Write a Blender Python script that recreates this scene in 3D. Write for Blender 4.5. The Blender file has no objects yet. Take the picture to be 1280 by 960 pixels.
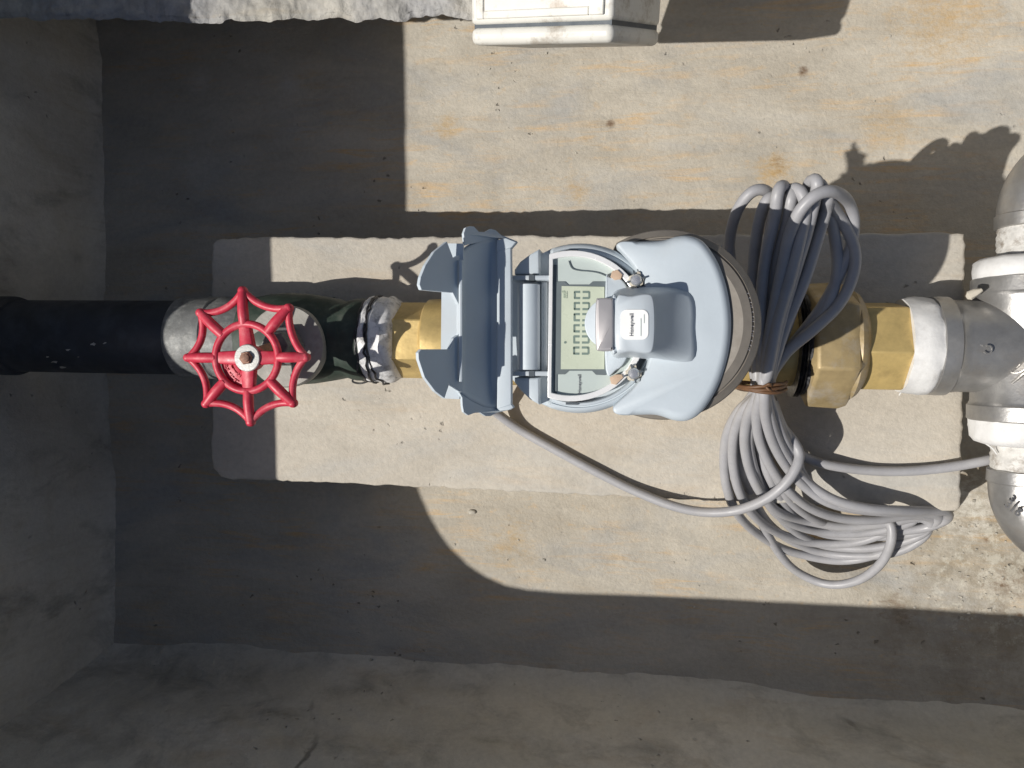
import bpy, bmesh, math, random
from mathutils import Vector, Matrix, noise
random.seed(7)
S = bpy.context.scene
C = S.collection

# ------------------------------------------------------------------ camera
F = 962.0
H0 = 0.70
NAD = (794.0, 450.0)                       # where the plumb line under the camera meets the picture
zc = Vector(((NAD[0]-640)/F, (480-NAD[1])/F, -1.0)).normalized()*-1
xc = Vector((6.25, -0.10, 1.0)); xc = (xc - zc*xc.dot(zc)).normalized()
yc = zc.cross(xc)
R = Matrix((xc, yc, zc))                   # camera axes -> world axes
CAM = Vector((0, 0, H0))
cam_d = bpy.data.cameras.new('camera'); cam = bpy.data.objects.new('camera', cam_d); C.objects.link(cam)
cam_d.sensor_width = 36; cam_d.lens = 36*F/1280; cam_d.clip_start = 0.01; cam_d.clip_end = 100
cam.matrix_world = Matrix.Translation(CAM) @ R.to_4x4()
S.camera = cam

def at(u, v, z):
    """photograph direction (u, v) met with the level plane z"""
    d = R @ Vector(((u-640)/F, (480-v)/F, -1.0))
    return CAM + d*((z-H0)/d.z)

# ------------------------------------------------------------------ light
SX, SY = 0.85, 0.385
sun_dir = Vector((SX, SY, -1)).normalized()
elev = math.asin(-sun_dir.z)
W = bpy.data.worlds.new('World'); S.world = W; W.use_nodes = True
nt = W.node_tree
sky = nt.nodes.new('ShaderNodeTexSky'); sky.sky_type = 'NISHITA'; sky.sun_disc = False
sky.dust_density = 1.6; sky.sun_elevation = elev; sky.sun_rotation = math.atan2(-SX, -SY)
bg = nt.nodes['Background']; bg.inputs['Strength'].default_value = 0.060
nt.links.new(sky.outputs[0], bg.inputs['Color'])
sl = bpy.data.lights.new('sun', 'SUN'); sl.energy = 4.6; sl.angle = math.radians(0.5); sl.color = (1.0, 0.955, 0.89)
so = bpy.data.objects.new('sun', sl); C.objects.link(so)
so.rotation_euler = sun_dir.to_track_quat('-Z', 'Y').to_euler()
S.view_settings.view_transform = 'Standard'; S.view_settings.look = 'None'
S.view_settings.exposure = -0.02; S.view_settings.gamma = 1

# ------------------------------------------------------------------ materials
class N:
    def __init__(s, name):
        s.m = bpy.data.materials.new(name); s.m.use_nodes = True
        s.t = s.m.node_tree; s.b = s.t.nodes['Principled BSDF']
        s.pos = s.new('ShaderNodeNewGeometry').outputs['Position']
    def new(s, k, **kw):
        n = s.t.nodes.new(k)
        for a, b in kw.items(): setattr(n, a, b)
        return n
    def link(s, a, b): s.t.links.new(a, b)
    def scaled(s, sc, rot=0):
        mp = s.new('ShaderNodeMapping'); mp.inputs['Scale'].default_value = sc
        mp.inputs['Rotation'].default_value[2] = rot
        s.link(s.pos, mp.inputs['Vector']); return mp.outputs[0]
    def noise(s, scale, detail=6, rough=.6, vec=None, dist=0):
        n = s.new('ShaderNodeTexNoise'); n.inputs['Scale'].default_value = scale
        n.inputs['Detail'].default_value = detail; n.inputs['Roughness'].default_value = rough
        n.inputs['Distortion'].default_value = dist
        s.link(vec if vec is not None else s.pos, n.inputs['Vector']); return n.outputs['Fac']
    def voro(s, scale, vec=None, feature='F1'):
        n = s.new('ShaderNodeTexVoronoi', feature=feature); n.inputs['Scale'].default_value = scale
        s.link(vec if vec is not None else s.pos, n.inputs['Vector']); return n.outputs['Distance']
    def ramp(s, fac, stops):
        n = s.new('ShaderNodeValToRGB'); e = n.color_ramp.elements
        while len(e) < len(stops): e.new(.5)
        for i, (p, c) in enumerate(stops):
            e[i].position = p; e[i].color = (c if isinstance(c, tuple) else (c, c, c)) + (1,)
        s.link(fac, n.inputs[0]); return n.outputs[0]
    def mix(s, fac, a, b, mode='MIX'):
        n = s.new('ShaderNodeMix', data_type='RGBA', blend_type=mode)
        for sock, val in ((n.inputs[0], fac), (n.inputs[6], a), (n.inputs[7], b)):
            if isinstance(val, (int, float)): sock.default_value = val
            elif isinstance(val, tuple): sock.default_value = val + (1,)
            else: s.link(val, sock)
        return n.outputs[2]
    def math(s, op, a, b=0):
        n = s.new('ShaderNodeMath', operation=op)
        for sock, val in ((n.inputs[0], a), (n.inputs[1], b)):
            if isinstance(val, (int, float)): sock.default_value = val
            else: s.link(val, sock)
        return n.outputs[0]
    def color(s, c):
        if isinstance(c, tuple): s.b.inputs['Base Color'].default_value = c + (1,)
        else: s.link(c, s.b.inputs['Base Color'])
        return s
    def set(s, rough=.5, metal=0, **kw):
        for k, v in (('Roughness', rough), ('Metallic', metal)) + tuple(kw.items()):
            k = k.replace('_', ' ')
            if isinstance(v, (int, float)): s.b.inputs[k].default_value = v
            else: s.link(v, s.b.inputs[k])
        return s
    def bump(s, h, strength=.5, dist=.001):
        n = s.new('ShaderNodeBump'); n.inputs['Strength'].default_value = strength
        n.inputs['Distance'].default_value = dist
        s.link(h, n.inputs['Height']); s.link(n.outputs[0], s.b.inputs['Normal']); return s

def concrete(name, base, pale, warm, warm_amt=.5, stretch=(1, 3, 1), pits=True, rust=None, spots=(), cracks=0., cool=None, fine=.7, soot=.35, seedrot=0):
    n = N(name)
    v = n.scaled(stretch, seedrot)
    big = n.noise(5, 8, .62, v, .6); mid = n.noise(16, 8, .68, v, .4); sm = n.noise(220, 4, .7)
    streak = n.noise(14, 8, .7, n.scaled((1, 9, 1), seedrot+.04), .5)
    c = n.mix(n.ramp(big, [(.36, 0.), (.62, 1.)]), base, pale)
    w = n.math('MULTIPLY', n.ramp(streak, [(.5, 0.), (.66, 1.)]), n.ramp(n.noise(7, 6, .6, v), [(.44, 0.), (.6, 1.)]))
    c = n.mix(n.math('MULTIPLY', w, warm_amt), c, warm)
    w2 = n.ramp(n.noise(60, 6, .72, n.scaled((1, 1.8, 1))), [(.58, 0.), (.72, 1.)])
    c = n.mix(n.math('MULTIPLY', w2, warm_amt*.55), c, warm)
    if cool:
        cm = n.ramp(n.noise(4.3, 8, .65, n.scaled((1.3, 3.2, 1), seedrot+.1), .8), [(.50, 0.), (.66, 1.)])
        c = n.mix(n.math('MULTIPLY', cm, .7), c, cool)
    dk = n.ramp(mid, [(.28, 1-soot), (.5, 1.), (.72, 1.06)])
    c = n.mix(1., c, dk, 'MULTIPLY')
    c = n.mix(.35, c, n.mix(1., c, n.ramp(sm, [(.3, .75), (.7, 1.2)]), 'MULTIPLY'))
    if rust:
        (rx, ry, rr) = rust
        mp = n.new('ShaderNodeVectorMath', operation='DISTANCE'); n.link(n.pos, mp.inputs[0]); mp.inputs[1].default_value = (rx, ry, 0)
        msk = n.math('SUBTRACT', 1.0, n.math('DIVIDE', mp.outputs['Value'], rr)); msk = n.math('MAXIMUM', msk, 0)
        r1 = n.ramp(n.math('MULTIPLY', n.noise(28, 9, .75), n.math('ADD', n.math('MULTIPLY', msk, .6), .55)), [(.40, 0.), (.60, 1.)])
        c = n.mix(n.math('MULTIPLY', r1, .6), c, (.24, .20, .14))
        r2 = n.ramp(n.math('MULTIPLY', n.noise(46, 6, .7), n.math('ADD', n.math('MULTIPLY', msk, .5), .6)), [(.60, 0.), (.72, .8)])
        c = n.mix(r2, c, (.15, .085, .045))
        r3 = n.ramp(n.math('MULTIPLY', n.noise(75, 8, .8), n.math('ADD', n.math('MULTIPLY', msk, .5), .6)), [(.52, 0.), (.60, 1.)])
        c = n.mix(n.math('MULTIPLY', r3, .45), c, (.62, .60, .52))
    for (sx_, sy_, sr_, sc_, th_, am_) in spots:
        q = n.new('ShaderNodeVectorMath', operation='DISTANCE'); n.link(n.pos, q.inputs[0]); q.inputs[1].default_value = (sx_, sy_, 0)
        k_ = n.math('MAXIMUM', n.math('SUBTRACT', 1.0, n.math('DIVIDE', q.outputs['Value'], sr_)), 0)
        k_ = n.math('MULTIPLY', n.noise(70, 10, .8, n.scaled((1, 1.9, 1))), n.math('POWER', k_, .5))
        c = n.mix(n.math('MULTIPLY', n.ramp(k_, [(th_-.02, 0.), (th_+.20, 1.)]), am_), c, sc_)
    h = n.math('ADD', n.math('MULTIPLY', n.noise(90, 10, .72), 1.0), n.math('MULTIPLY', mid, 1.2))
    if cracks:
        wv = n.new('ShaderNodeVectorMath', operation='MULTIPLY_ADD'); nz = n.new('ShaderNodeTexNoise'); nz.inputs['Scale'].default_value = 18; nz.inputs['Detail'].default_value = 6
        n.link(n.pos, nz.inputs['Vector']); n.link(nz.outputs['Color'], wv.inputs[0]); wv.inputs[1].default_value = (.06, .06, .06); n.link(n.pos, wv.inputs[2])
        ed = n.voro(3.4, wv.outputs[0], 'DISTANCE_TO_EDGE')
        ck = n.math('MULTIPLY', n.ramp(ed, [(.004, 1.), (.012, 0.)]), n.ramp(n.noise(6.3, 4, .6), [(.52, 0.), (.60, 1.)]))
        c = n.mix(n.math('MULTIPLY', ck, cracks), c, (.06, .055, .045)); h = n.math('SUBTRACT', h, n.math('MULTIPLY', ck, .8*cracks))
    h = n.math('ADD', h, n.math('MULTIPLY', n.noise(420, 3, .6), .35))
    if pits:
        pw = n.new('ShaderNodeVectorMath', operation='MULTIPLY_ADD'); pz = n.new('ShaderNodeTexNoise'); pz.inputs['Scale'].default_value = 160; n.link(n.pos, pz.inputs['Vector'])
        n.link(pz.outputs['Color'], pw.inputs[0]); pw.inputs[1].default_value = (.009, .009, .009); n.link(n.scaled((1, 1.3, 1), .3), pw.inputs[2])
        p = n.voro(75, pw.outputs[0])
        gate = n.ramp(n.noise(11, 3, .5), [(.56, 0.), (.60, 1.)])
        pm = n.math('MULTIPLY', n.ramp(p, [(.05, .8), (.14, 0.)]), gate)
        h = n.math('SUBTRACT', h, n.math('MULTIPLY', pm, 2.2))
        c = n.mix(n.math('MULTIPLY', pm, .6), c, (.07, .06, .05))
    n.color(c).set(rough=.92); n.b.inputs['Specular IOR Level'].default_value = .25
    n.bump(h, fine, .0016)
    return n.m

def plain(name, col, rough=.5, metal=0, var=.12, vs=60, bump=0., bs=200, dirt=None, dirt_amt=.5, dirt_scale=30, **kw):
    n = N(name)
    c = n.mix(1., col, n.ramp(n.noise(vs, 6, .65), [(.3, 1-var), (.7, 1+var)]), 'MULTIPLY')
    if dirt:
        d = n.ramp(n.noise(dirt_scale, 8, .72), [(.50, 0.), (.68, 1.)])
        c = n.mix(n.math('MULTIPLY', d, dirt_amt), c, dirt)
    rr = n.ramp(n.noise(vs*1.7, 5, .6), [(.3, max(rough-.08, .02)), (.7, min(rough+.1, 1.))])
    n.color(c).set(rough=rr, metal=metal, **kw)
    if bump: n.bump(n.noise(bs, 6, .6), bump, .0006)
    return n.m

M = {}
def sp(u, v, rr, col, th, am): p = at(u, v, 0); return (p.x, p.y, rr, col, th, am)
OCH, BRN, WHT, GRY = (.44, .30, .14), (.13, .075, .04), (.66, .64, .58), (.22, .22, .21)
rc_ = at(1262, 715, 0)
M['floor'] = concrete('floor_concrete', (.40, .365, .305), (.48, .445, .38), (.56, .39, .21), 1.0, (1, 2.6, 1), rust=(rc_.x, rc_.y, .23), soot=.12, cool=(.35, .35, .34),
    spots=(sp(968, 212, .030, OCH, .34, .9), sp(972, 205, .024, BRN, .45, .7), sp(560, 158, .028, OCH, .36, .7), sp(720, 235, .03, OCH, .38, .7), sp(763, 155, .006, BRN, .25, .9), sp(1003, 90, .008, BRN, .28, .9),
           sp(1120, 762, .045, BRN, .43, .8), sp(1255, 730, .06, BRN, .46, .9), sp(1215, 640, .07, WHT, .42, .9), sp(1180, 20, .09, OCH, .36, .7), sp(1110, 160, .05, OCH, .38, .6), sp(250, 215, .045, (.62, .60, .56), .36, .4), sp(250, 100, .03, (.62, .60, .56), .36, .4), sp(362, 105, .02, (.6, .6, .6), .34, .4), sp(640, 680, .06, OCH, .40, .6)))
M['block'] = concrete('block_concrete', (.47, .43, .365), (.53, .49, .42), (.52, .40, .27), .35, (1, 1.6, 1), fine=.5, soot=.12, seedrot=.7, spots=(sp(620, 600, .05, (.40, .33, .22), .38, .6), sp(400, 570, .03, (.42, .34, .24), .36, .6), sp(1150, 600, .03, (.34, .28, .20), .40, .7), sp(330, 300, .02, (.30, .24, .18), .40, .7)), cool=(.44, .43, .40))
M['wall'] = concrete('wall_concrete', (.50, .475, .41), (.62, .59, .52), (.46, .37, .26), .5, (1, 2.2, 1.2), fine=.7, soot=.42, cracks=.6)
M['wall_left'] = concrete('left_wall_plaster', (.40, .38, .34), (.56, .54, .49), (.38, .32, .24), .4, (2.2, 1, .5), fine=.7, soot=.55)
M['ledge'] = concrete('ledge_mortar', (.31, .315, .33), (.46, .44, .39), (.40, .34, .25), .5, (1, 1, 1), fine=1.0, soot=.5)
M['ground'] = concrete('ground_concrete', (.40, .38, .34), (.46, .44, .40), (.42, .35, .25), .3, (1, 1, 1))
M['red'] = plain('red_wheel_paint', (.55, .032, .065), .46, 0, .16, 90, .25, 160, dirt=(.55, .20, .21), dirt_amt=.5, dirt_scale=90)
M['washer'] = plain('zinc_washer', (.46, .46, .44), .5, .3, .12, 300, .3, 600)
M['rust'] = plain('rusty_stem_nut', (.30, .17, .12), .65, .3, .4, 300, .5, 500)
M['galv'] = plain('grey_galvanised_steel', (.17, .175, .172), .58, .2, .3, 120, .4, 250, dirt=(.36, .36, .34), dirt_amt=.6, dirt_scale=180)
M['green'] = plain('dark_green_valve_paint', (.030, .048, .036), .58, 0, .4, 60, .3, 150, dirt=(.10, .10, .085), dirt_amt=.5, dirt_scale=60)
M['bonnet'] = plain('grey_dusty_bonnet', (.33, .32, .29), .6, .1, .25, 120, .5, 200, dirt=(.10, .11, .10), dirt_amt=.5, dirt_scale=60)
M['pipe'] = plain('dark_blue_pipe_plastic', (.024, .029, .038), .50, 0, .3, 50, .2, 150, dirt=(.06, .07, .08), dirt_amt=.5, dirt_scale=25)
M['brass'] = plain('brass', (.62, .46, .19), .38, .38, .16, 60, .25, 260, dirt=(.30, .21, .10), dirt_amt=.35, dirt_scale=70)
M['brass_dark'] = plain('dull_brass', (.38, .29, .15), .52, .25, .25, 50, .3, 200, dirt=(.45, .42, .38), dirt_amt=.6, dirt_scale=38)
M['tape'] = plain('white_sealing_tape', (.66, .66, .65), .65, 0, .10, 60, 1., 110, dirt=(.45, .43, .40), dirt_amt=.35, dirt_scale=90)
M['silver_tape'] = plain('silvery_sealing_tape', (.74, .74, .74), .45, .1, .2, 90, 1., 150, dirt=(.14, .14, .14), dirt_amt=.8, dirt_scale=120)
M['black_tape'] = plain('black_sealant', (.02, .02, .022), .4, 0, .3, 90, .8, 200, dirt=(.25, .25, .26), dirt_amt=.5, dirt_scale=160)
M['steel'] = plain('stainless_steel_casting', (.34, .335, .325), .36, .65, .22, 45, .25, 420, dirt=(.36, .33, .29), dirt_amt=.6, dirt_scale=34)
M['dirty_thread'] = plain('chalky_dirty_thread', (.60, .59, .56), .7, .1, .2, 120, 1., 220, dirt=(.18, .14, .10), dirt_amt=.85, dirt_scale=110)
M['blue'] = plain('pale_blue_plastic', (.50, .56, .605), .46, 0, .05, 25, .12, 300, dirt=(.50, .52, .52), dirt_amt=.4, dirt_scale=14)
M['blue2'] = plain('greyer_blue_plastic', (.46, .51, .55), .44, 0, .05, 30, .1, 300, dirt=(.42, .44, .45), dirt_amt=.4, dirt_scale=20)
M['groove'] = plain('dark_gap', (.06, .075, .09), .6, 0, .1)
M['chrome'] = plain('bright_white_trim', (.86, .86, .85), .22, .25, .04, 100)
M['band'] = plain('satin_metal_band', (.50, .48, .48), .36, .45, .04, 60)
M['face'] = plain('grey_green_dial_face', (.46, .52, .50), .35, 0, .04, 50)
M['bezel'] = plain('dark_grey_bezel', (.115, .14, .15), .45, 0, .05, 90)
M['lcd'] = plain('green_lcd', (.50, .545, .435), .28, 0, .04, 60)
M['ink'] = plain('dark_lcd_ink', (.15, .205, .18), .5, 0, .05)
M['ink_faint'] = plain('faint_lcd_ink', (.36, .42, .33), .5, 0, .05)
M['ink_black'] = plain('dark_print', (.10, .11, .13), .5, 0, .05)
M['sticker'] = plain('white_sticker', (.86, .86, .84), .45, 0, .03)
M['ring'] = plain('brown_grey_steel_ring', (.19, .17, .145), .62, .0, .12, 120, .2, 300, dirt=(.20, .18, .16), dirt_amt=.4)
M['ring_dark'] = plain('dark_ring_groove', (.16, .135, .12), .45, .4, .2, 200)
M['screw'] = plain('zinc_screw', (.80, .80, .80), .25, .8, .1, 300)
M['tan'] = plain('tan_seal_scrap', (.52, .38, .27), .6, 0, .15, 200)
M['cable'] = plain('grey_cable_sheath', (.34, .34, .355), .45, 0, .08, 90, .12, 500, dirt=(.36, .35, .33), dirt_amt=.35, dirt_scale=55)
M['tie'] = plain('orange_brown_tie', (.13, .065, .03), .55, 0, .25, 200)
M['box'] = plain('cream_box_plastic', (.66, .65, .60), .5, 0, .06, 40, .2, 200, dirt=(.30, .25, .19), dirt_amt=.9, dirt_scale=48)
M['box_panel'] = plain('cream_box_cover', (.68, .66, .61), .55, 0, .08, 40, .4, 130, dirt=(.34, .25, .17), dirt_amt=.85, dirt_scale=46)
M['chip'] = plain('pale_mortar_crumb', (.42, .395, .34), .9, 0, .35, 160, .8, 300)
M['dust'] = plain('beige_dust', (.50, .46, .38), .95, 0, .15, 200)
gl = N('clear_dial_glass'); gl.color((1, 1, 1)).set(rough=.03, Transmission_Weight=1.0, IOR=1.1); M['glass'] = gl.m

# ------------------------------------------------------------------ mesh helpers
class MB:
    def __init__(s): s.v = []; s.f = []
    def add(s, v, f):
        k = len(s.v); s.v += [Vector(p) for p in v]; s.f += [tuple(i+k for i in q) for q in f]; return s

def obj(name, mb, mat, parent=None, label=None, sharp=35, bevel=0, solid=0, kind=None, smooth=True, off=-1):
    me = bpy.data.meshes.new(name)
    o = bpy.data.objects.new(name, me); C.objects.link(o)
    base = Vector((0, 0, 0))
    if parent is not None:
        o.parent = parent; base = Vector(parent.get('_base', (0, 0, 0)))
        o['_base'] = base[:]
        q = parent
    me.from_pydata([tuple(p-base) for p in mb.v], [], mb.f)
    bm = bmesh.new(); bm.from_mesh(me); bmesh.ops.remove_doubles(bm, verts=bm.verts, dist=1e-6)
    bmesh.ops.recalc_face_normals(bm, faces=bm.faces); bm.to_mesh(me); bm.free()
    me.materials.append(M[mat])
    if solid:
        md = o.modifiers.new('solid', 'SOLIDIFY'); md.thickness = solid; md.offset = off
    if bevel:
        md = o.modifiers.new('bevel', 'BEVEL'); md.width = bevel; md.segments = 3; md.limit_method = 'ANGLE'; md.angle_limit = math.radians(40)
    if smooth:
        me.polygons.foreach_set('use_smooth', [True]*len(me.polygons))
        me.set_sharp_from_angle(angle=math.radians(sharp))
    if label: o['label'] = label
    if kind: o['kind'] = kind
    return o

def thing(name, label, cat, loc, group=None):
    o = bpy.data.objects.new(name, None); C.objects.link(o); o.location = loc; o.empty_display_size = .02
    o['label'] = label; o['category'] = cat; o['_base'] = tuple(loc)
    if group: o['group'] = group
    return o

def tag(o, label, cat, group=None):
    o['label'] = label; o['category'] = cat
    if group: o['group'] = group
    return o

def basis(axis):
    a = Vector(axis).normalized()
    u = a.orthogonal().normalized()
    if abs(a.z) < .9: u = (Vector((0, 0, 1)) - a*a.z).normalized()
    return a, u, a.cross(u)

def lathe(mb, org, axis, prof, n=48, cap=True, rot=0, wob=0, oval=None):
    a, u, w = basis(axis); org = Vector(org); vs = []; fs = []
    for j, (t, r) in enumerate(prof):
        for i in range(n):
            th = 2*math.pi*i/n + rot
            rr = r
            if wob: rr = r + wob*noise.noise(Vector((math.cos(th)*3, math.sin(th)*3, t*220)))
            vs.append(org + a*t + (u*math.cos(th) + w*math.sin(th))*rr)
    for j in range(len(prof)-1):
        for i in range(n):
            k = (i+1) % n
            fs.append((j*n+i, j*n+k, (j+1)*n+k, (j+1)*n+i))
    if cap:
        fs.append(tuple(range(n))[::-1]); fs.append(tuple((len(prof)-1)*n+i for i in range(n)))
    return mb.add(vs, fs)

def spline(pts, seg=8, closed=False):
    P = [Vector(p) for p in pts]; out = []; n = len(P)
    rng = n if closed else n-1
    for i in range(rng):
        if closed: p0, p1, p2, p3 = P[(i-1) % n], P[i], P[(i+1) % n], P[(i+2) % n]
        else: p0, p1, p2, p3 = P[max(i-1, 0)], P[i], P[i+1], P[min(i+2, n-1)]
        for k in range(seg):
            t = k/seg
            out.append(.5*((2*p1)+(p2-p0)*t+(2*p0-5*p1+4*p2-p3)*t*t+(3*p1-p0-3*p2+p3)*t**3))
    if not closed: out.append(P[-1])
    return out

def tube(mb, pts, r, n=12, seg=8, closed=False, raw=False, rfun=None):
    L = pts if raw else spline(pts, seg, closed)
    m = len(L); vs = []; fs = []
    t0 = (L[1]-L[0]).normalized(); nrm = t0.orthogonal().normalized()
    for i, p in enumerate(L):
        if closed: t = (L[(i+1) % m]-L[i-1]).normalized()
        else: t = (L[min(i+1, m-1)]-L[max(i-1, 0)]).normalized()
        nrm = (nrm - t*nrm.dot(t)).normalized(); b = t.cross(nrm)
        rr = rfun(i/(m-1)) if rfun else r
        for k in range(n):
            th = 2*math.pi*k/n
            vs.append(p + (nrm*math.cos(th)+b*math.sin(th))*rr)
    rng = m if closed else m-1
    if closed:   # match the seam
        a0 = L[0]; best = min(range(n), key=lambda s_: sum((vs[(m-1)*n+(k+s_) % n]-vs[k]).length for k in range(n)))
    for i in range(rng):
        j = (i+1) % m; sh = best if (closed and j == 0) else 0
        for k in range(n):
            k2 = (k+1) % n
            if closed and j == 0:
                fs.append((i*n+(k+sh) % n, i*n+(k2+sh) % n, j*n+k2, j*n+k))
            else:
                fs.append((i*n+k, i*n+k2, j*n+k2, j*n+k))
    if not closed:
        fs.append(tuple(range(n))[::-1]); fs.append(tuple((m-1)*n+k for k in range(n)))
    return mb.add(vs, fs)

def inset(poly, d, wgt=None):
    """move each corner of a flat outline inward by d (xy only)"""
    n = len(poly); out = []
    ar = sum(poly[i].x*poly[(i+1) % n].y-poly[(i+1) % n].x*poly[i].y for i in range(n))
    s = 1 if ar > 0 else -1
    for i in range(n):
        a, b, c = poly[i-1], poly[i], poly[(i+1) % n]
        e1 = (b-a); e1.z = 0; e1.normalize(); e2 = (c-b); e2.z = 0; e2.normalize()
        n1 = Vector((-e1.y, e1.x, 0))*s; n2 = Vector((-e2.y, e2.x, 0))*s
        m = n1+n2
        if m.length < 1e-6: m = n1
        m.normalize(); k = d*(wgt[i] if wgt else 1)/max(m.dot(n1), .4)
        out.append(b + m*k)
    return out

def prism(mb, top, zb, rnd=0., steps=3, flare=0., rz=None, wgt=None):
    """outline at its top height, rounded over by rnd, down to height zb; flare widens it below"""
    rings = []
    if rnd:
        for i in range(steps+1):
            th = math.pi/2*i/steps
            rings.append([p+Vector((0, 0, -(rz or rnd)*(1-math.cos(th)))) for p in inset(top, rnd*(1-math.sin(th)), wgt)])
    else: rings.append([p.copy() for p in top])
    low = inset(top, -flare) if flare else top
    rings.append([Vector((p.x, p.y, zb)) for p in low])
    n = len(top); vs = [p for r in rings for p in r]; fs = []
    for j in range(len(rings)-1):
        for i in range(n):
            k = (i+1) % n; fs.append((j*n+i, j*n+k, (j+1)*n+k, (j+1)*n+i))
    fs.append(tuple(range(n))); fs.append(tuple((len(rings)-1)*n+i for i in range(n))[::-1])
    return mb.add(vs, fs)

def px(points, z): return [at(u, v, z) for u, v in points]
def smooth_px(points, z, seg=5): return spline(px(points, z), seg, True)
def rect(u0, v0, u1, v1): return [(u0, v0), (u1, v0), (u1, v1), (u0, v1)]
def circle(c, r, n=48, a0=0, a1=2*math.pi, z=None):
    full = abs(a1-a0-2*math.pi) < 1e-6; k = n if full else n+1
    return [Vector((c.x+r*math.cos(a0+(a1-a0)*i/n), c.y+r*math.sin(a0+(a1-a0)*i/n), c.z if z is None else z)) for i in range(k)]
def box(mb, c, ex, ey, ez):
    c, ex, ey, ez = Vector(c), Vector(ex), Vector(ey), Vector(ez)
    v = [c+ex*a+ey*b+ez*d for d in (-1, 1) for b in (-1, 1) for a in (-1, 1)]
    return mb.add(v, [(0, 2, 3, 1), (4, 5, 7, 6), (0, 1, 5, 4), (2, 6, 7, 3), (0, 4, 6, 2), (1, 3, 7, 5)])
def grid(mb, fn, nu, nv):
    vs = [fn(i/nu, j/nv) for j in range(nv+1) for i in range(nu+1)]; w = nu+1
    return mb.add(vs, [(j*w+i, j*w+i+1, (j+1)*w+i+1, (j+1)*w+i) for j in range(nv) for i in range(nu)])
def fbm(p, s, o=4): return noise.fractal(Vector(p)*s, 1.0, 2.0, o)
def interp(tab, x):
    for (a, fa), (b, fb) in zip(tab, tab[1:]):
        if x <= b: return fa+(fb-fa)*max(0, (x-a)/(b-a))
    return tab[-1][1]
def text(name, s, size, mat, parent, org, right, up, thick=.00012, align='CENTER'):
    cu = bpy.data.curves.new(name, 'FONT'); cu.body = s; cu.size = size; cu.extrude = thick; cu.offset = size*.012
    cu.align_x = align; cu.align_y = 'CENTER'; cu.resolution_u = 3
    tmp = bpy.data.objects.new(name+'_tmp', cu); C.objects.link(tmp)
    me = bpy.data.meshes.new_from_object(tmp); bpy.data.objects.remove(tmp)
    r = Vector(right).normalized(); u = Vector(up); u = (u-r*u.dot(r)).normalized(); n = r.cross(u)
    mat4 = Matrix.Translation(org) @ Matrix((r, u, n)).transposed().to_4x4()
    me.transform(mat4)
    me.transform(Matrix.Translation(-Vector(parent.get('_base', (0, 0, 0)))))
    me.materials.clear(); me.materials.append(M[mat])
    o = bpy.data.objects.new(name, me); C.objects.link(o); o.parent = parent; o['_base'] = parent.get('_base', (0, 0, 0))
    return o

# ------------------------------------------------------------------ the pit
ZS = 0.36                                                   # top of the surrounding slab
def edge_from_shadow(u, v):                                 # slab edge whose shadow falls at (u, v) on the pit floor
    p = at(u, v, 0); return Vector((p.x-SX*ZS, p.y-SY*ZS, ZS))
XR, YT = 0.60, 0.42
e = [edge_from_shadow(*q) for q in ((1280, 768), (1050, 755), (800, 744), (700, 740), (660, 737), (632, 731.5), (608, 721), (586, 706), (566, 687), (549, 666), (535, 643), (525, 620), (518, 595), (514, 560), (508, 262), (505, 25))]
opening = [Vector((XR, e[0].y-.012, ZS))] + e + [Vector((e[-1].x-.005, YT, ZS)), Vector((XR, YT, ZS))]
# floor
def floor_fn(a, b):
    x, y = -.62+1.32*a, -.42+.96*b
    z = .0016*fbm((x, y, 0), 6) + .0005*fbm((x, y, 3), 45, 3)
    d = math.hypot(x-.37, y+.11)
    z += max(0, 1-d/.17)*(.004+.0022*fbm((x, y, 1), 40, 4))
    return Vector((x, y, z))
obj('floor', grid(MB(), floor_fn, 330, 240), 'floor', kind='structure', sharp=180)
# walls: base lines traced on the floor
lb = [at(96, -60, 0), at(108, 25, 0), at(117, 90, 0), at(112, 130, 0), at(121, 250, 0), at(119, 400, 0), at(126, 520, 0), at(134, 700, 0), at(132, 815, 0)]
corner = lb[-1]
bb = [corner, at(280, 822, 0), at(450, 832, 0), at(640, 844, 0), at(890, 866, 0), at(1140, 890, 0), at(1280, 905, 0), at(1500, 930, 0)]
def wall(name, base, top_off, rough, mat, seed, z1=.345):
    L = []
    P = spline(base, 24)
    acc = [0]
    for a, b in zip(P, P[1:]): acc.append(acc[-1]+(b-a).length)
    def fn(a, b):
        s = a*acc[-1]
        i = max(j for j in range(len(acc)) if acc[j] <= s+1e-9); i = min(i, len(P)-2)
        t = (s-acc[i])/max(acc[i+1]-acc[i], 1e-9); p = P[i].lerp(P[i+1], min(t, 1))
        z = -.004+(z1+.004)*b
        q = p + Vector(top_off)*b
        nrm = Vector(top_off).normalized()
        d = rough*fbm((q.x, q.y, z+seed), 11, 5) + rough*.35*fbm((q.x, q.y, z+seed), 60, 3)
        fil = .010*math.exp(-z/.010)                        # plaster fillet at the foot
        return Vector((q.x, q.y, z)) + nrm*(d-fil)
    return obj(name, grid(MB(), fn, 200, 70), mat, kind='structure', sharp=180)
wall('wall_left', [lb[0]+Vector((-.004, .14, 0))]+lb+[corner+Vector((.004, -.05, 0))], (-.028, 0, 0), .0040, 'wall_left', 2.0)
wall('wall_front', [corner+Vector((-.06, .004, 0))]+bb, (0, -.058, 0), .0038, 'wall', 5.0)
wall('wall_back', [Vector((-.58, .402, 0)), Vector((0, .404, 0)), Vector((.64, .402, 0))], (0, .012, 0), .003, 'wall', 8.0)
wall('wall_right', [Vector((.585, -.40, 0)), Vector((.585, 0, 0)), Vector((.585, .45, 0))], (.012, 0, 0), .003, 'wall', 9.0)
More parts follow.
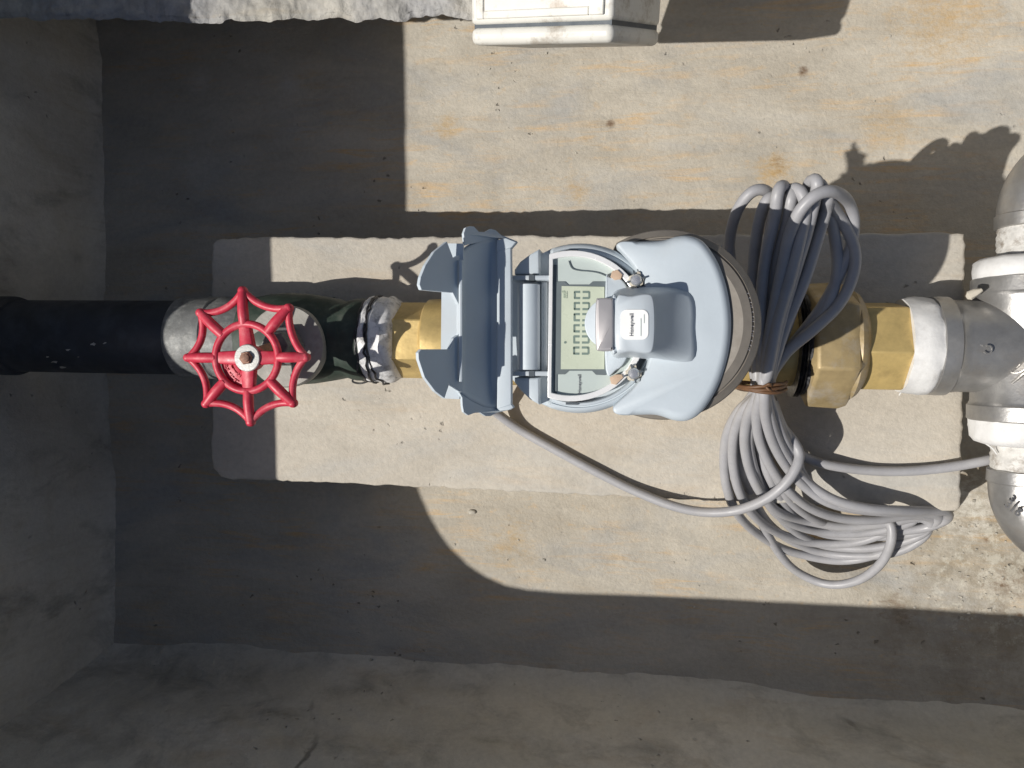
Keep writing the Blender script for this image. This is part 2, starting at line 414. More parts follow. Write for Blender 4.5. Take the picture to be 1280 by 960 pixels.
# ground slab round the opening
mb = MB(); cx = Vector((.04, .03, 0)); nO = len(opening)
def outw(p, k, z): q = cx+(p-cx)*k; return Vector((q.x, q.y, z))
rings = [[Vector((p.x, p.y, .338)) for p in [outw(p, 1.25, 0) for p in opening]], [Vector((p.x, p.y, .338)) for p in opening], opening,
         [outw(p, 1.6, ZS) for p in opening], [outw(p, 12, ZS) for p in opening]]
for j in range(len(rings)-1):
    mb.add(rings[j]+rings[j+1], [(i, (i+1) % nO, nO+(i+1) % nO, nO+i) for i in range(nO)])
obj('ground', mb, 'ground', kind='structure', sharp=40)
# mortar ledge along the back of the pit
zl = .147
fe = [(-260, 24), (0, 21), (60, 23), (120, 21), (185, 23), (200, 25), (240, 26), (290, 25), (345, 23), (400, 21), (470, 22), (500, 24), (520, 19), (560, 20), (590, 22)]
P = []
for i, p in enumerate(spline(px(fe, zl), 14)):
    P.append(p+Vector((0, .0030*fbm((p.x, 0, 0), 60, 5), 0)))
def ledge_fn(a, b):
    i = a*(len(P)-1); k = min(int(i), len(P)-2); p = P[k].lerp(P[k+1], i-k)
    if b < .12: q_ = 1-b/.12; z = zl-.004-.030*q_**1.3; y = p.y + .024*q_
    else: y = p.y+(.42-p.y)*((b-.12)/.88)**1.8; z = zl-.004*math.exp(-(y-p.y)/.0025)
    z += .0030*fbm((p.x, y, 0), 38, 5) + .0010*fbm((p.x, y, 4), 150, 4)
    return Vector((p.x, y, z))
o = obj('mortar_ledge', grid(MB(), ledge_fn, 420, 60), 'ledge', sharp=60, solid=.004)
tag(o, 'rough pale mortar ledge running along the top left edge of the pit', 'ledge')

# ------------------------------------------------------------------ concrete block
ZB = 0.100
outl = [(263, 306), (268, 299), (278, 297), (330, 295), (480, 296), (640, 294), (900, 292), (1100, 291), (1190, 290), (1207, 291), (1208, 300), (1207, 420), (1205, 520), (1203, 600), (1202, 634), (1197, 640), (1140, 637), (1000, 631), (860, 626), (700, 618), (560, 611), (450, 606), (370, 603), (290, 600), (274, 597), (265, 586), (263, 560), (263, 450)]
raw = px(outl, ZB); dense = []
for i in range(len(raw)):
    a, b = raw[i], raw[(i+1) % len(raw)]; k = max(1, int((b-a).length/.004))
    for j in range(k): dense.append(a.lerp(b, j/k))
per = []
for p in dense:
    c0 = Vector((p.x, p.y, 0))
    per.append(p + (Vector((noise.noise(c0*55), noise.noise(c0*55+Vector((9, 9, 9))), 0))*.0012 + Vector((noise.noise(c0*240), noise.noise(c0*240+Vector((3, 1, 2))), 0))*.0011))
mb = MB(); n = len(per); ringsb = []
for ins, z in ((.0030, ZB), (.0014, ZB-.0004), (.0006, ZB-.0014), (.0004, ZB-.0034), (0, ZB-.008), (-.001, ZB-.03), (-.0025, ZB-.065), (-.004, -.004)):
    q = inset(per, ins); ringsb.append([Vector((p.x+.0008*noise.noise(p*130+Vector((0, 0, z*60))), p.y, z+(.0005*noise.noise(p*120) if z > .02 else 0))) for p in q])
vs = [p for r in ringsb for p in r]
fs = [(j*n+i, j*n+(i+1) % n, (j+1)*n+(i+1) % n, (j+1)*n+i) for j in range(len(ringsb)-1) for i in range(n)] + [tuple(range(n))]
blk = obj('concrete_block', mb.add(vs, fs), 'block', sharp=50)
tag(blk, 'long pale rectangular concrete block under the water meter, on the pit floor', 'concrete block')
# crumbs
for i, (u, v, r) in enumerate(((302, 826, .0042), (341, 833, .0028), (590, 640, .0022), (300, 925, .004))):
    mbc = MB(); c = at(u, v, 0)+Vector((0, 0, r*.5))
    bm = bmesh.new(); bmesh.ops.create_icosphere(bm, subdivisions=2, radius=r)
    for w in bm.verts: w.co = Vector((w.co.x*1.7, w.co.y, w.co.z*.7))*(1+.35*noise.noise(w.co*400+Vector((i*7, 0, 0))))
    vs = [w.co+c for w in bm.verts]; fs = [tuple(x.index for x in f.verts) for f in bm.faces]; bm.free()
    if i == 3: continue
    o = obj('mortar_crumb', mbc.add(vs, fs), 'chip', sharp=60)
    tag(o, ('largest pale mortar crumb in the shade at the foot of the front wall', 'smaller pale crumb just right of the larger one at the front wall', 'tiny pale mortar crumb on the lit floor below the block')[i], 'crumb', 'mortar crumbs on the pit floor')

mb = MB(); gr = random.Random(11)
for k in range(420):
    if k < 170: u, v = gr.uniform(140, 1270), None; v = 815+(u-132)*.078+gr.uniform(-16, 4)*gr.random()
    elif k < 320: u, v = gr.gauss(1215, 55), gr.gauss(715, 55)
    elif k < 360: u, v = gr.uniform(118, 135)+gr.random()*8, gr.uniform(40, 800)
    else: u, v = gr.uniform(300, 1270), gr.choice((gr.uniform(40, 280), gr.uniform(650, 820)))
    if u > 1320 or not (30 < v < 930): continue
    q = gr.uniform(.0003, .0008)*(1 if k % 23 else 1.9); c = at(u, v, 0); c.z = floor_fn((c.x+.62)/1.32, (c.y+.42)/.96).z+q*.35
    cs = [Vector((gr.uniform(.6, 1.3)*q*a_, gr.uniform(.6, 1.3)*q*b_, gr.uniform(.5, .9)*q*d_))+c for d_ in (-1, 1) for b_ in (-1, 1) for a_ in (-1, 1)]
    mb.add(cs, [(0, 2, 3, 1), (4, 5, 7, 6), (0, 1, 5, 4), (2, 6, 7, 3), (0, 4, 6, 2), (1, 3, 7, 5)])
o = obj('grit', mb, 'chip', kind='stuff', smooth=False); tag(o, 'loose sand and grit scattered over the pit floor', 'grit')

# ------------------------------------------------------------------ pipe line (axis along x)
ZP = 0.133
yp0 = at(120, 421, ZP); yp1 = at(1110, 432, ZP)
def xw(u, v=428, z=ZP): return at(u, v, z).x
def yl(x): return yp0.y + (yp1.y-yp0.y)*(x-yp0.x)/(yp1.x-yp0.x)
AX = (yp1-yp0).normalized()
def L(x): return Vector((x, yl(x), ZP))
def seg_lathe(u0, prof, n=48, rot=0, mb=None, ztop=None, **kw):
    """prof: (u, r) pairs read at the height of the tube's upper side"""
    mb = mb or MB(); pr = []
    for u, r in prof: pr.append((xw(u, 425, ZP+r*(.9 if u > 960 else .45)), r))
    x0 = pr[0][0]
    return lathe(mb, L(x0), AX, [((x-x0), r) for x, r in pr], n, rot=rot, **kw)

# dark blue pipe
t = thing('water_pipe', 'dark blue plastic pipe from the left pit wall to the valve', 'pipe', L(xw(60)))
obj('pipe_tube', seg_lathe(0, [(-190, .0296), (235, .0296)]), 'pipe', t)
obj('pipe_socket', seg_lathe(0, [(-190, .0328), (2, .0328), (6, .0320), (9, .0298)]), 'pipe', t)
mb = MB()
for (u, v, w_) in ((117, 430, 3.2), (131, 429, 1.6), (68, 452, 3.0), (85, 437, 2.2), (78, 459, 3.2), (98, 446, .9), (60, 446, 1.4)):
    th = None
    c = at(u, v, ZP+.026); yy = c.y-yl(c.x); ang = max(-.99, min(.99, yy/.0297)); zz = .0297*math.sqrt(1-ang*ang)
    d = at(u, v, ZP+zz); yy = d.y-yl(d.x); zz = math.sqrt(max(.0297**2-yy*yy, 0))
    ctr = Vector((d.x, d.y, ZP+zz)); nr = Vector((0, yy, zz)).normalized(); ty = Vector((0, -nr.z, nr.y)); pts = []
    for k in range(9):
        a = k/9*2*math.pi; r = w_*.0006*(1+.5*random.uniform(-1, 1))
        pts.append(ctr+nr*.0002+Vector((1, .1, 0))*math.cos(a)*r*1.5+ty*math.sin(a)*r*.7)
    mb.add(pts, [tuple(range(9))])
obj('paint_drips', mb, 'chip', t, kind='stuff')

# gate valve
vc = at(311, 447, .219)
t = thing('gate_valve', 'dark green gate valve with a red star-shaped handwheel', 'valve', L(vc.x))
obj('end_socket', seg_lathe(0, [(217, .0300), (218.5, .0318), (222, .0326), (262, .0328), (264, .0318), (268, .0318), (270, .0328), (292, .0326), (300, .031), (330, .030)], wob=.0004), 'galv', t, label='worn grey galvanised end socket')
body = obj('valve_body', seg_lathe(0, [(300, .030), (312, .0325), (330, .0345), (352, .036), (385, .0345), (412, .0315), (428, .0295), (433, .0305), (440, .0315), (456, .0315), (462, .030)], wob=.0005), 'green', t)
mb = MB(); bc = at(357, 433, .166)
lathe(mb, (bc.x, bc.y, .120), (0, 0, 1), [(0, .027), (.028, .0265), (.036, .0275), (.0395, .0302), (.046, .0304), (.0475, .0295), (.0478, .022)], 48)
obj('bonnet', mb, 'bonnet', t)
mb = MB(); lathe(mb, (bc.x, bc.y, .1675), (0, 0, 1), [(0, .0165), (.008, .0155), (.010, .012), (.016, .0105)], 6, rot=.3)
obj('packing_nut', mb, 'galv', t, bevel=.0006)
mb = MB(); lathe(mb, Vector((bc.x, bc.y, .175)), (vc-Vector((bc.x, bc.y, .175))), [(0, .0052), (.046, .0050)], 20)
obj('stem', mb, 'rust', t)
# handwheel: shapes measured at wheel height
zw = .219
outer = [(303.5, 363.5), (361, 385), (382.5, 446.5), (366.5, 504), (313.5, 527.5), (258, 504.5), (235.5, 447), (251, 391)]
ctrw = at(310, 446, zw)
mb = MB(); op = [at(u, v, zw-.002) for u, v in outer]
ring_c = at(308.5, 447, zw); rr_ = 45*(H0-zw)/F
for i in range(8):
    a, b = op[i], op[(i+1) % 8]; m = (a+b)/2; m = m+(ctrw-m)*.115; m.z = zw-.003
    q1 = a.lerp(m, .5)+(ctrw-a.lerp(m, .5))*.012; q2 = m.lerp(b, .5)+(ctrw-m.lerp(b, .5))*.012
    bz = [(a*(1-t_)**2 + (m*2-(a+b)/2)*2*t_*(1-t_) + b*t_*t_) for t_ in [i_/16 for i_ in range(17)]]
    tube(mb, bz, .0025, 12, raw=True)
    # knuckle at each point
    lathe(mb, a-Vector((0, 0, .0032)), (0, 0, 1), [(0, .0014), (.0012, .0028), (.0032, .0031), (.0052, .0028), (.0064, .0014)], 16)
rim = obj('wheel_rim', mb, 'red', t, sharp=80)
mb = MB(); tube(mb, circle(ring_c, rr_, 48), .0026, 12, closed=True, raw=True); obj('inner_ring', mb, 'red', t, sharp=80)
hub = at(311, 447.5, zw+.001)
for i in range(8):
    a = op[i]; d = (a-ring_c); d.z = 0; dn = d.normalized(); s = ring_c+dn*rr_
    mb = MB()
    tube(mb, [s+Vector((0, 0, -.0003)), s.lerp(a, .5)+Vector((0, 0, .0010)), a], .0027 if i % 2 else .0027, 12, 5, rfun=lambda t_: .0037-.0008*abs(t_-.35))
    if i % 2 == 0:
        side = Vector((-dn.y, dn.x, 0)); h = Vector((hub.x, hub.y, hub.z)); L1 = (s-h).length
        dd = (s-h).normalized(); side = Vector((-dd.y, dd.x, 0))
        v = []
        for f_, w_, zz in ((.10, .0053, .0022), (.55, .0046, .0016), (1.0, .0040, .0010)):
            p = h+dd*L1*f_
            v += [p+side*w_+Vector((0, 0, zz-.001)), p+side*w_*.8+Vector((0, 0, zz)), p-side*w_*.8+Vector((0, 0, zz)), p-side*w_+Vector((0, 0, zz-.001)), p-side*w_+Vector((0, 0, -.003)), p+side*w_+Vector((0, 0, -.003))]
        f = [(j*6+k, j*6+(k+1) % 6, (j+1)*6+(k+1) % 6, (j+1)*6+k) for j in range(2) for k in range(6)] + [(0, 1, 2, 3, 4, 5), (12, 13, 14, 15, 16, 17)]
        mb.add(v, f)
    obj('spoke', mb, 'red', t, sharp=50)
mb = MB(); lathe(mb, hub-Vector((0, 0, .007)), (0, 0, 1), [(0, .0085), (.006, .0088), (.0084, .0082)], 32); obj('hub', mb, 'red', t)
# cast plate with raised lettering in the lower left quarter
sec = [Vector((hub.x, hub.y, zw-.0015))+Vector((math.cos(a), math.sin(a), 0))*rr_*.97 for a in [math.radians(182+i*5.4) for i in range(17)]]
sec += [Vector((hub.x, hub.y, zw-.0015))+Vector((math.cos(a), math.sin(a), 0))*rr_*.50 for a in [math.radians(268-i*5.4) for i in range(17)]]
mb = MB(); prism(mb, sec, zw-.004, .0004, 2); plate = obj('cast_plate', mb, 'red', t)
mb = MB()
for k in range(26):
    a = math.radians(random.uniform(190, 262)); r = rr_*random.choice((.64, .80, .86)); c = Vector((hub.x+math.cos(a)*r, hub.y+math.sin(a)*r, zw-.0012))
    er = Vector((math.cos(a), math.sin(a), 0)); et = Vector((-er.y, er.x, 0))
    if random.random() < .5: er, et = et, er
    box(mb, c, er*random.uniform(.0007, .0014), et*.00028, Vector((0, 0, .0004)))
obj('cast_lettering', mb, 'red', t, kind='stuff')
mb = MB(); lathe(mb, hub+Vector((0, 0, .0012)), (0, 0, 1), [(0, .0090), (.0010, .0091), (.0016, .0086), (.0018, .0045)], 40); obj('washer', mb, 'washer', t)
mb = MB(); lathe(mb, hub+Vector((0, 0, .0024)), (0, 0, 1), [(0, .0046), (.0022, .0045), (.0028, .0040)], 6, rot=.4)
lathe(mb, hub+Vector((0.0003, 0, .0040)), (0, 0, 1), [(0, .0030), (.0022, .0028), (.0028, .0018)], 20); obj('stem_nut', mb, 'rust', t)

# sealing tape between valve and brass
tp = seg_lathe(0, [(452, .0285), (456, .0315), (461, .0328), (466, .0318), (472, .0332), (478, .0322), (484, .0328), (492, .0305), (497, .0275)], 72, wob=.0016)
t2 = thing('wrapped_joint', 'messy silvery sealing tape wound on the joint right of the green valve', 'sealing tape', L(xw(475)))
obj('tape_wrap', tp, 'silver_tape', t2, sharp=60)
mb = MB(); a, u_, w_ = basis(AX)
for k, (uu, tilt, rr2, mt) in enumerate(((459, .12, .0330, 0), (468, -.16, .0336, 0), (451, .05, .0318, 0))):
    c = L(xw(uu, 425, ZP+.02)); pts = []
    for i in range(60):
        th = 2*math.pi*i/60; pts.append(c+(u_*math.cos(th)+w_*math.sin(th))*(rr2+.0009*noise.noise(Vector((math.cos(th)*4, math.sin(th)*4, k*5))))+a*(tilt*rr2*math.cos(th+k)*.55+.0030*noise.noise(Vector((math.cos(th)*5, math.sin(th)*5, k*9)))))
    tube(mb, pts, .0008, 6, closed=True, raw=True)
obj('black_strand', mb, 'black_tape', t2, sharp=80)
mb = MB(); tube(mb, [at(*q) for q in ((452, 462, .112), (444, 470, .108), (441, 477, .106), (452, 479, .106), (466, 474, .110))], .0008, 6); obj('tape_end', mb, 'black_tape', t2)

# ------------------------------------------------------------------ brass connector on the left of the meter
t = thing('brass_nipple', 'bright brass hexagonal connector between the taped joint and the open lid', 'pipe fitting', L(xw(505)))
obj('hexagon', seg_lathe(0, [(481, .0255), (483, .0290), (532, .0290), (534, .0265)], 6, rot=math.radians(30)), 'brass', t, bevel=.0009, sharp=25)
obj('thread', seg_lathe(0, [(482, .026), (491, .026)], 40), 'brass', t)

# ------------------------------------------------------------------ water meter
zm = .29
mc = at(722, 410, zm)
t = thing('water_meter', 'pale blue water meter with its lid standing open and a grey cable attached', 'water meter', Vector((mc.x, mc.y, ZB)))
meter = t
x0 = xw(529)
bp = [(530, .028), (533, .0310), (560, .0315), (575, .030), (600, .034), (700, .040), (800, .044), (880, .040), (930, .034), (960, .030), (1003, .029)]
bbm = MB(); pr = [(xw(u, 425, ZP+r*.4), r) for u, r in bp]; pr = [(x, r if r < .0325 else .0325) for x, r in pr]
lathe(bbm, L(pr[0][0]), AX, [(x-pr[0][0], r) for x, r in pr], 48)
obj('brass_body', bbm, 'brass', t)
mb = MB(); lathe(mb, (mc.x, mc.y, .112), (0, 0, 1), [(0, .030), (.02, .036), (.05, .041), (.100, .0425), (.134, .0425)], 64); obj('brass_bowl', mb, 'brass_dark', t)
# register housing
Rr = 108*(H0-zm)/F
mb = MB(); k = Rr
lathe(mb, (mc.x, mc.y, .245), (0, 0, 1), [(0, k*.93), (.012, k*.99), (.034, k), (.0385, k*.992), (.0415, k*.972), (.0435, k*.945), (.0440, k*.925), (.0432, k*.918), (.0432, k*.905), (.0445, k*.898), (.0452, k*.872), (.0445, k*.862), (.0400, k*.855), (.0385, k*.850), (.0385, .01)], 96)
xst = at(688, 410, .29).x
for p in mb.v:
    if p.x < xst-.0004 and p.z > .2815: p.z = .2815+.002*(p.z-.2815)
reg = obj('register_housing', mb, 'blue', t, sharp=40)
for v in (313.5, 504.5):
    mb = MB(); c = at(715, v, zm+.0006); box(mb, c, (.0033, 0, 0), (0, .0006, 0), (0, 0, .0005)); obj('latch_slot', mb, 'groove', reg)
# dial face (a D whose chord lies along u = 690)
fc = at(714, 408, zm); fr = 92*(H0-zm)/F
xch = at(690, 408, zm).x
def Dshape(r, xc_, z, n=40):
    a = math.acos(max(-1, min(1, (xc_-fc.x)/r)))
    return [Vector((fc.x+r*math.cos(th), fc.y+r*math.sin(th), z)) for th in [-a+2*a*i/n for i in range(n+1)]]
mb = MB(); prism(mb, Dshape(fr*.95, xch, .2905), .283); dial = obj('dial_face', mb, 'face', t)
# white D frame
ro, ri = Dshape(fr*1.015, xch-.0016, .2935), Dshape(fr*.935, xch+.0004, .2935)
mb = MB(); nD = len(ro)
lev = [ri, ro]
vs = [Vector((p.x, p.y, .284)) for p in ri]+[p for p in ri]+[p for p in ro]+[Vector((p.x, p.y, .284)) for p in ro]
fs = []
for j in range(4):
    for i in range(nD):
        k2 = (i+1) % nD; j2 = (j+1) % 4; fs.append((j*nD+i, j*nD+k2, j2*nD+k2, j2*nD+i))
obj('dial_frame', mb.add(vs, fs), 'chrome', t, bevel=.0004)
bez = [(692, 331), (696, 331), (696, 352), (706, 352), (710, 356), (736, 356), (740.5, 352), (757, 352), (759, 354), (757.5, 359), (757.5, 462), (759, 467), (757, 469), (745, 468.5), (740, 463.5), (711, 463.5), (706, 468), (696, 468), (696, 494), (692, 494)]
zf = .2905
mb = MB(); prism(mb, px(bez, zf+.0006), zf-.001); obj('bezel', mb, 'bezel', dial)
mb = MB(); prism(mb, px([(702, 357.5), (755.5, 358.5), (755.5, 461.5), (701, 461.5)], zf+.0010), zf); lcd = obj('display', mb, 'lcd', dial)
def segs(mb, u0, u1, v0, v1, z, w=2.7):
    um = (u0+u1)/2
    for a, b, c, d in ((u0, v0, um-2.6, v0+w), (um+.6, v0, u1-1, v0+w), (u0, v1-w, um-2.6, v1), (um+.6, v1-w, u1-1, v1), (u0-.4, v0+1, u0+w*.7, v1-1), (u1-w*.8, v0+1, u1, v1-1)):
        prism(mb, px(rect(a, b, c, d), z), z-.0002)
for i in range(6):
    mb = MB(); v0 = 363.6+13.9*i; segs(mb, 717.6-.32*i*.6, 737.5-.32*i*.6, v0, v0+10.4, zf+.0012); obj('digit', mb, 'ink', lcd)
text('unit_mark', 'm³', .0040, 'ink_faint', lcd, at(706, 368, zf+.0012), at(706, 360, zm)-at(706, 370, zm), at(700, 368, zm)-at(710, 368, zm), .0001)
mb = MB(); prism(mb, px([(706.5+1.6*math.cos(a), 428+1.6*math.sin(a)) for a in [i*math.pi/5 for i in range(10)]], zf+.0012), zf+.001); obj('display_dot', mb, 'ink', lcd)
mb = MB()
for i in range(3): prism(mb, px(rect(704+2.2*i, 364.0, 704.9+2.2*i, 372), zf+.00118), zf+.001)
obj('faint_marks', mb, 'ink_faint', lcd)
upw = at(700, 360, zm)-at(700, 370, zm); lft = at(700, 400, zm)-at(710, 400, zm)
text('dial_print', 'Honeywell', .0024, 'ink_black', dial, at(724.5, 480, zf+.0002), upw, lft, .0001)
mb = MB(); tube(mb, [at(u, v, zf+.0006) for u, v in ((711, 326), (715, 335), (724, 338), (736, 339), (748, 341), (758, 345))], .00035, 6); obj('trapped_hair', mb, 'bezel', dial)
# blue tongue and rounded pads at the foot of the sensor
mb = MB(); prism(mb, smooth_px([(757, 352), (763, 347), (773, 347), (781, 354), (785, 366), (786, 404), (785, 440), (780, 454), (771, 462), (757, 462)], .294), .284, .0008); pads = obj('sensor_foot', mb, 'blue', t)
mb = MB(); cc = at(763, 404, .2975); prism(mb, circle(cc, 32*(H0-.2975)/F, 48), .2925, .0006); obj('sensor_disc', mb, 'blue', t)
for (u, v, pts) in ((0, 0, [(765, 339), (772, 337), (778, 343), (776, 349), (768, 350), (763, 346)]), (0, 0, [(762, 472), (769, 468), (777, 468), (779, 472), (770, 481), (764, 480)])):
    mb = MB(); prism(mb, px(pts, .2947), .2915, .0003); obj('tan_seal', mb, 'tan', t)
# screws
for (u, v) in ((795, 350), (792, 467)):
    c = at(u, v, .2972)
    mb = MB(); prism(mb, [c+Vector((math.cos(a), math.sin(a), 0))*(.0040+.0016*noise.noise(Vector((math.cos(a)*2, math.sin(a)*2, u)))) for a in [i*math.pi/12 for i in range(24)]], .286, .0004); dd_ = obj('dusty_recess', mb, 'dust', t)
    mb = MB(); lathe(mb, c, (0, 0, 1), [(-.001, .0030), (.0008, .0030), (.0016, .0022), (.0018, .0008)], 24); sc = obj('screw', mb, 'screw', t)
    mb = MB()
    for k in range(4):
        a = k*math.pi/2+.27; d = Vector((math.cos(a), math.sin(a), 0)); box(mb, c+d*.0036+Vector((0, 0, .0006)), d*.0014, Vector((-d.y, d.x, 0))*.00045, (0, 0, .0004))
    obj('screw_slot', mb, 'groove', sc)
# rear cover
zcov = .296
cov = [(778, 300.5), (800, 300), (828, 298.5), (846, 293.5), (862, 292.5), (879, 299), (893, 316), (904, 338), (912, 366), (916, 400), (914, 432), (907, 463), (896, 490), (880, 514), (863, 526), (845, 527), (822, 520), (800, 519.5), (779, 520), (768, 517), (766, 509), (774, 500), (792, 483), (806, 460), (813, 435), (815, 410), (812, 385), (803, 355), (791, 332), (777, 315), (770, 306)]
mb = MB(); cvp = smooth_px(cov, zcov, 5); cw = [max(0., min(1., (p.x-at(776, 400, zcov).x)/.022))**.7*(1 if (p-at(722, 410, zcov)).length > Rr*1.16 else .3)*.82+.18 for p in cvp]; prism(mb, cvp, .265, .0052, 8, rz=.0065, wgt=cw); obj('rear_cover', mb, 'blue', t, sharp=60)
# ring of the module below the cover
rc = at(829, 406, .2885); Rg = 117.5*(H0-.2885)/F
mb = MB(); lathe(mb, (rc.x, rc.y, .2258), (0, 0, 1), [(0, Rg*.93), (.010, Rg*.975), (.052, Rg*.985), (.0555, Rg*1.0), (.0590, Rg*.998), (.0610, Rg*.985), (.0640, Rg*.915), (.0628, Rg*.912), (.0628, Rg*.893), (.0642, Rg*.890), (.0655, Rg*.80)], 96)
for p in mb.v:
    if math.hypot(p.x-mc.x, p.y-mc.y) < Rr*1.02 and p.z > .262: p.z = .262+.05*(p.z-.262)
rg = obj('module_ring', mb, 'ring', t, sharp=25)
for i in range(13):
    a = math.radians(20-3.1*i); c = Vector((rc.x+math.cos(a)*Rg*.902, rc.y+math.sin(a)*Rg*.902, .2892)); er = Vector((math.cos(a), math.sin(a), 0)); et = Vector((-er.y, er.x, 0))
    mb = MB(); tube(mb, [c+er*.0009*math.cos(q)+et*.0008*math.sin(q) for q in [math.radians(z_) for z_ in range(0, 200+int(120*((i*7) % 3)/2), 40)]], .00025, 5, raw=True); obj('stamped_mark', mb, 'band', rg)
mb = MB(); lathe(mb, (rc.x, rc.y, .110), (0, 0, 1), [(0, .028), (.03, .034), (.07, .040), (.10, .044), (.112, .0445)], 64); obj('lower_bowl', mb, 'brass_dark', t)
# sensor head
zs = .3175
top = px([(769, 373), (790, 368.5), (811, 366), (818.5, 374), (820.5, 404), (818.5, 434), (811, 442.5), (790, 440.5), (768, 437)], zs)
base = [at(762, 372, .292), at(792, 357, .292), at(838, 359, .296), at(866, 371, .296), at(869, 410, .296), at(865, 451, .296), at(815, 449, .292), at(790, 447, .292), at(762, 442, .292)]
mb = MB(); st_ = spline(top, 5, True); sb_ = spline(base, 5, True); rg2 = []
for ins, dz in ((.0013, 0), (.0009, .0003), (.0005, .0010), (.0002, .0022), (0, .0036)): rg2.append([p-Vector((0, 0, dz)) for p in inset(st_, ins)])
rg2.append([p.lerp(q, .86)-Vector((0, 0, .0015)) for p, q in zip(st_, sb_)]); rg2.append([q+Vector((0, 0, .0002)) for q in sb_]); rg2.append([q*1.0-Vector((0, 0, .004)) for q in sb_])
n9 = len(st_)
vs = [p for r in rg2 for p in r]; fs = [(j*n9+i, j*n9+(i+1) % n9, (j+1)*n9+(i+1) % n9, (j+1)*n9+i) for j in range(len(rg2)-1) for i in range(n9)]+[tuple(range(n9))]
o = obj('sensor_head', mb.add(vs, fs), 'blue2', t, sharp=75); sh = o
mb = MB(); prism(mb, smooth_px([(745, 376), (749, 372.5), (765, 373), (766.5, 377), (767, 405), (766.5, 434), (765, 438), (749, 438.5), (745, 434), (744, 405)], zs+.001, 4), .2975, .0010); obj('metal_band', mb, 'band', t, sharp=50)
mb = MB(); prism(mb, smooth_px([(765, 374), (771, 373), (772, 405), (771, 437), (765, 437)], zs-.0005, 3), .3, .0008); obj('band_collar', mb, 'blue', t)
def rrect(u0, v0, u1, v1, r, n=5):
    out = []
    for (cu_, cv, a0) in ((u1-r, v0+r, -90), (u1-r, v1-r, 0), (u0+r, v1-r, 90), (u0+r, v0+r, 180)):
        for i in range(n+1):
            a = math.radians(a0+90*i/n); out.append((cu_+r*math.cos(a), cv+r*math.sin(a)))
    return out
mb = MB(); prism(mb, px(rrect(775.5, 387, 810.5, 424.5, 8), zs+.0004), zs-.0002); st = obj('sticker', mb, 'sticker', sh)
text('sticker_print', 'Honeywell', .0026, 'ink_black', st, at(789.5, 406, zs+.0006), upw, lft, .0001)
mb = MB()
for uu, va, vb in ((800.5, 398, 420), (804.5, 393, 404)): prism(mb, px(rect(uu, va, uu+1.1, vb), zs+.0006), zs+.0004)
obj('sticker_lines', mb, 'face', st)

# hinge and open lid
mb = MB(); tube(mb, [at(661, 356, .2885), at(661, 408, .2885), at(661, 462, .2885)], .0060, 20, 4)
hin = obj('hinge_barrel', mb, 'blue', t, sharp=50)
mb = MB(); prism(mb, px([(637, 352), (690, 352), (690, 466), (637, 466)], .277), .268); obj('hinge_tray', mb, 'blue2', t)
mb = MB()
prism(mb, px(rect(676, 352, 684, 466), .285), .275, .0008)
for k in range(14): prism(mb, px(rect(680, 360+7.2*k, 683, 363+7.2*k), .2860), .2835)
obj('hinge_rail', mb, 'blue2', t)
for (v0, v1) in ((344, 350), (464, 470)):
    mb = MB(); prism(mb, px(rect(640, v0, 690, v1), .2925), .275, .0006); arm = obj('hinge_arm', mb, 'blue2', t)
    mb = MB(); prism(mb, px(rect(661, v0-.6, 668, v1+.6), .2929), .285); obj('hinge_pin', mb, 'groove', arm)
for sgn, pts in ((1, [(643, 337), (650, 327), (662, 318), (674, 311), (674, 343), (643, 343)]), (-1, [(643, 472), (674, 472), (674, 506), (662, 499), (650, 487), (643, 478)])):
    mb = MB(); prism(mb, px(pts, .2905), .275, .0012); obj('housing_shoulder', mb, 'blue', t)

def zlid(u):                                                 # height of the lid plate where it is seen at picture column u
    return interp([(520, .342), (525, .340), (552, .328), (575, .318), (622, .297), (640, .2950), (650, .2945)], u)
def lp(u, v, dz=0): return at(u, v, zlid(u)+dz)
th = .0018
lid = bpy.data.objects.new('lid', None)
# end ears
ears = [
 [(580, 307), (578.5, 292), (581, 285), (586, 283), (591, 283.5), (597, 290), (605, 290.5), (612, 286.5), (618, 288), (625, 294), (645, 302), (646, 304), (639, 306), (632, 299), (614, 298), (597, 303)],
 [(573, 491), (576.5, 497), (577, 507), (578.5, 515), (584, 519), (592, 516), (599, 515.5), (606, 520), (612, 520), (619, 516), (637, 512), (642, 509), (638, 505), (621, 511), (603, 508.5), (586, 500)]]
mb = MB()
grid(mb, lambda a, b: lp(573+50*a, [interp([(573, 317), (585, 308), (600, 301), (614, 297.5), (632, 298), (638, 306)], 573+50*a), interp([(573, 490), (586, 500.5), (603, 509), (621, 512), (638, 507)], 573+50*a)][0]*(1-b)+interp([(573, 490), (586, 500.5), (603, 509), (621, 512), (638, 507)], 573+50*a)*b,
        -.0045*min(1, math.sin(math.pi*b)**.35)*min(1, (1-a)*5)*min(1, a*6+.2)), 26, 40)
lidpart = obj('lid_shell', mb, 'blue', t, solid=th, sharp=60, off=0)
for e_ in ears:
    mb = MB(); mb.add([lp(u, v) for u, v in e_], [tuple(range(len(e_)))]); obj('lid_ear', mb, 'blue', lidpart, solid=th, off=0, smooth=False)
